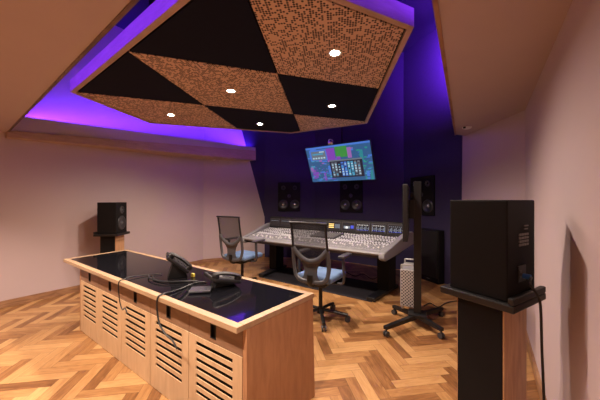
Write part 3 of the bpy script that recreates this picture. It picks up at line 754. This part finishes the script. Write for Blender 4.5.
# ------------------------------------------------------------------ task chairs
def make_chair(label, loc, rotz):
    t = thing('task_chair', label, 'office chair', loc, rotz, 'mesh back chairs at the console')
    for k in range(5):
        a = R(88+72*k); ca, sa = math.cos(a), math.sin(a)
        bm = nb(); tube(bm, [(ca*0.03, sa*0.03, 0.105), (ca*0.15, sa*0.15, 0.095), (ca*0.31, sa*0.31, 0.072)], 0.02, 10, flat=(0.02, 0.017), up=(0, 0, 1)); lg = ob('leg', bm, BLK, t, True)
        bm = nb(); c = Vector((ca*0.305, sa*0.305, 0.0)); s = Vector((-sa, ca, 0))
        for q in (-0.016, 0.016): cyl(bm, c+s*(q-0.008)+Vector((0, 0, 0.03)), c+s*(q+0.008)+Vector((0, 0, 0.03)), 0.03, 0.03, 18)
        cyl(bm, c+Vector((0, 0, 0.04)), c+Vector((0, 0, 0.075)), 0.008); ob('caster', bm, DKGREY, lg, True)
    bm = nb(); cyl(bm, (0, 0, 0.07), (0, 0, 0.13), 0.045, 0.035); cyl(bm, (0, 0, 0.13), (0, 0, 0.40), 0.022); ob('gas_lift', bm, BLKG, t, True)
    bm = nb(); box(bm, (0, 0.0, 0.43), (0.24, 0.30, 0.06), 0.015); ob('tilt_mechanism', bm, BLK, t)
    bm = nb(); box(bm, (0, 0.03, 0.495), (0.43, 0.44, 0.075), 0.03, seg=4)
    for v in bm.verts:
        if v.co.y > 0.2: v.co.z -= (v.co.y-0.2)*0.25
    ob('seat', bm, SEATB, t, True)
    # back: gentle recline and lumbar bow
    def bk(x, z): 
        y = -0.235-0.16*max(0, z-0.62)**1.1 + 0.0 - 0.05*max(0, 0.56-z) + 0.25*x*x*1.2
        return Vector((x, y, z))
    def seg(P, n=8, closed=False): return spline([bk(*p) for p in P], n, closed)
    R_ = [(0.19, 1.105), (0.208, 1.088), (0.207, 0.95), (0.211, 0.82), (0.214, 0.70), (0.208, 0.60), (0.18, 0.515), (0.10, 0.475)]
    out = [(-x, z) for x, z in R_][::-1][:0]+R_+[(-x, z) for x, z in R_[::-1]]
    bm = nb(); tube(bm, seg(out, 5, True), 0.014, 8, True, flat=(0.013, 0.013)); ob('back_frame', bm, BLK, t, True)
    bm = nb(); tube(bm, seg([(0.211, 0.82), (0.214, 0.70), (0.208, 0.60), (0.18, 0.515), (0.10, 0.478), (-0.10, 0.478), (-0.18, 0.515), (-0.208, 0.60), (-0.214, 0.70), (-0.211, 0.82)], 5), 0.016, 8, flat=(0.024, 0.015)); tube(bm, seg([(-0.209, 0.83), (-0.14, 0.755), (-0.07, 0.71), (0, 0.695), (0.07, 0.71), (0.14, 0.755), (0.209, 0.83)], 6), 0.016, 8, flat=(0.03, 0.014)); ob('lumbar_frame', bm, MIDGREY, t, True)
    # wide spine between two oval openings
    def ribbon(L, Rr, th):
        bm = nb(); A = []; 
        for (xl, zl), (xr, zr) in zip(L, Rr):
            row = []
            for q in range(7):
                f = q/6; row.append(bk(xl+(xr-xl)*f, zl+(zr-zl)*f))
            A.append(row)
        for off in (0, th):
            V = [[bm.verts.new(p_+Vector((0, off, 0))) for p_ in row] for row in A]
            for i in range(len(V)-1):
                for j in range(6): bm.faces.new((V[i][j], V[i][j+1], V[i+1][j+1], V[i+1][j]))
        return bm
    zs = [0.478, 0.50, 0.53, 0.57, 0.61, 0.65, 0.68, 0.71]
    hw = [0.14, 0.11, 0.085, 0.075, 0.078, 0.09, 0.11, 0.13]
    ob('spine', ribbon([(-w_, z_) for w_, z_ in zip(hw, zs)], [(w_, z_) for w_, z_ in zip(hw, zs)], 0.012), MIDGREY, t, True)
    def half(z):
        pts = [(1.10, 0.205), (0.95, 0.205), (0.83, 0.207), (0.755, 0.14), (0.71, 0.07), (0.695, 0.01)]
        for (za, wa), (zb, wb) in zip(pts, pts[1:]):
            if zb <= z <= za: return wb+(wa-wb)*(z-zb)/(za-zb)
        return 0.0
    zl = [0.695, 0.71, 0.73, 0.755, 0.79, 0.83, 0.85, 0.92, 1.0, 1.10]
    ob('back_mesh', ribbon([(-half(z_), z_) for z_ in zl], [(half(z_), z_) for z_ in zl], 0.003), MESHF, t, True)
    bm = nb(); tube(bm, spline([(0, -0.10, 0.42), (0, -0.20, 0.425), (0, -0.245, 0.47), (0, -0.25, 0.55)], 5), 0.03, 8, flat=(0.035, 0.016)); ob('back_arm', bm, BLK, t, True)
    for s in (-1, 1):
        bm = nb(); tube(bm, spline([(s*0.12, 0.0, 0.43), (s*0.25, 0.0, 0.435), (s*0.285, 0.0, 0.48), (s*0.285, -0.01, 0.60), (s*0.275, 0.0, 0.72)], 5), 0.018, 8, flat=(0.014, 0.024)); ar = ob('armrest', bm, DKGREY, t, True)
        bm = nb(); box(bm, (s*0.275, 0.06, 0.735), (0.075, 0.25, 0.03), 0.012, seg=3); ob('arm_pad', bm, DKGREY, ar, True)
    return t
c1 = cam2room(0.235, 3.08)
ch = make_chair('mesh back office chair behind the right end of the sideboard, the nearer one', c1, R(3))
c2 = cam2room(-0.89, 4.16)
dup(ch, c2, R(4), 'mesh back office chair at the left end of the console, the farther one')

# ------------------------------------------------------------------ rolling stand with a screen seen edge on, computer tower on its base
pc = cam2room(1.27, 2.92)
feet = [cam2room(0.837, 2.66), cam2room(1.38, 2.62), cam2room(1.65, 3.14), cam2room(1.107, 3.2)]
rs = thing('rolling_stand', 'black wheeled display stand with tall post right of the console', 'display stand', (pc.x, pc.y, 0))
for f in feet:
    v = f-pc; v.z = 0
    bm = nb(); s = Vector((-v.y, v.x, 0)).normalized()*0.022
    frustum(bm, [s+Vector((0, 0, 0.075)), -s+Vector((0, 0, 0.075)), v-s*0.9+Vector((0, 0, 0.075)), v+s*0.9+Vector((0, 0, 0.075))],
            [s+Vector((0, 0, 0.125)), -s+Vector((0, 0, 0.125)), v-s*0.9+Vector((0, 0, 0.105)), v+s*0.9+Vector((0, 0, 0.105))]); lg = ob('leg', bm, BLKG, rs)
    bm = nb(); e = s.normalized(); q = v*0.96
    for k in (-0.013, 0.013): cyl(bm, q+e*(k-0.007)+Vector((0, 0, 0.028)), q+e*(k+0.007)+Vector((0, 0, 0.028)), 0.028, None, 18)
    cyl(bm, q+Vector((0, 0, 0.03)), q+Vector((0, 0, 0.08)), 0.009); ob('caster', bm, DKGREY, lg, True)
vd = Vector((pc.x, pc.y, 0)).normalized(); rzv = math.atan2(vd.y, vd.x)-R(90)
Rz = Matrix.Rotation(rzv, 4, 'Z')
def rv(bm): bmesh.ops.transform(bm, matrix=Rz, verts=bm.verts[:]); return bm
b2(bm := nb(), -0.038, 0.038, -0.03, 0.03, 0.10, 1.55, 0.004); ob('post', rv(bm), BLKG, rs)
b2(bm := nb(), -0.09, 0.09, -0.09, 0.09, 0.10, 0.135, 0.006); ob('base_hub', rv(bm), BLKG, rs)
b2(bm := nb(), -0.0875, -0.03, -0.05, 0.05, 1.15, 1.35, 0.004); ob('mount', rv(bm), BLKG, rs)
b2(bm := nb(), -0.075, -0.03, -0.02, 0.02, 1.38, 1.43, 0.004); ob('mount_arm', rv(bm), BLKG, rs)
ds = thing('display_screen', 'thin black screen seen edge on, carried by the rolling stand', 'screen', (pc.x, pc.y, 0.93))
b2(bm := nb(), -0.135, -0.088, -0.30, 0.30, 0, 0.58, 0.008); ob('casing', rv(bm), BLK, ds)
b2(bm := nb(), -0.137, -0.135, -0.285, 0.285, 0.015, 0.565); ob('screen', rv(bm), GLASS, ds)
# tower
tp = cam2room((409-300)/F*3.02, 3.02)
tw = thing('computer_tower', 'silver computer tower with lattice front on the base of the rolling stand', 'computer', (tp.x, tp.y, 0.1255), rzv-R(4))
b2(bm := nb(), -0.092, 0.092, -0.02, 0.38, 0.03, 0.45, 0.012); ob('case', bm, ALU, tw)
b2(bm := nb(), -0.080, 0.080, -0.025, -0.02, 0.04, 0.44, 0.001); ob('front_grille', bm, ALUF, tw)
for y in (0.0, 0.33):
    tube(bm := nb(), spline([(-0.078, y, 0.445), (-0.078, y, 0.48), (-0.065, y, 0.495), (0.065, y, 0.495), (0.078, y, 0.48), (0.078, y, 0.445)], 4), 0.009, 8); ob('handle', bm, ALU, tw, True)
for x in (-0.07, 0.07):
    for y in (0.01, 0.33): cyl(bm := nb(), (x, y, 0.0), (x, y, 0.032), 0.012); ob('foot', bm, ALU, tw, True)
# cables on the floor round the stand
f0 = lambda u, v: at(u, v, 0.008)
cable('floor_cable', 'black cable looping on the floor right of the rolling stand', [f0(424, 306), f0(430, 303), f0(438, 307), f0(446, 303), f0(455, 301), f0(466, 300)], 0.007)
cable('floor_cable', 'black cable lying on the floor under the console', [f0(346, 272), f0(355, 276), f0(363, 274), f0(372, 279), f0(380, 276)], 0.008)

# ------------------------------------------------------------------ small ceiling devices
p = at(467, 126.5, 2.284)
sd = thing('ceiling_sensor', 'small white sensor with dark eye under the right soffit', 'sensor', (p.x, p.y, 2.284))
lathe(bm := nb(), [(0, -0.035), (0.03, -0.033), (0.05, -0.022), (0.058, 0.004)]); ob('housing', bm, WHITE, sd, True)
box(bm := nb(), (-0.025, -0.045, -0.02), (0.03, 0.03, 0.02), 0.005); ob('eye', bm, BLK, sd)
p = at(214, 159, 2.24)
sd = thing('ceiling_sensor', 'tiny white sensor under the left soffit', 'sensor', (p.x, p.y, 2.238))
lathe(bm := nb(), [(0, -0.03), (0.025, -0.028), (0.04, 0.006)]); ob('housing', bm, WHITE, sd, True)

# ------------------------------------------------------------------ camera and world
cam = bpy.data.cameras.new('camera'); cam.sensor_width = 36; cam.lens = 36*F/600; cam.clip_start = 0.02
co_ = bpy.data.objects.new('camera', cam); COL.objects.link(co_); co_.location = (0, 0, H); co_.rotation_euler = (R(90), 0, TH)
SC.camera = co_
w = bpy.data.worlds.new('world'); SC.world = w; w.use_nodes = True
w.node_tree.nodes['Background'].inputs[0].default_value = (0, 0, 0, 1); w.node_tree.nodes['Background'].inputs[1].default_value = 0
vs = SC.view_settings; vs.view_transform = 'Standard'; vs.look = 'None'; vs.gamma = 1; vs.use_curve_mapping = False; vs.exposure = 0.5
SC.cycles.use_denoising = True; SC.cycles.max_bounces = 8
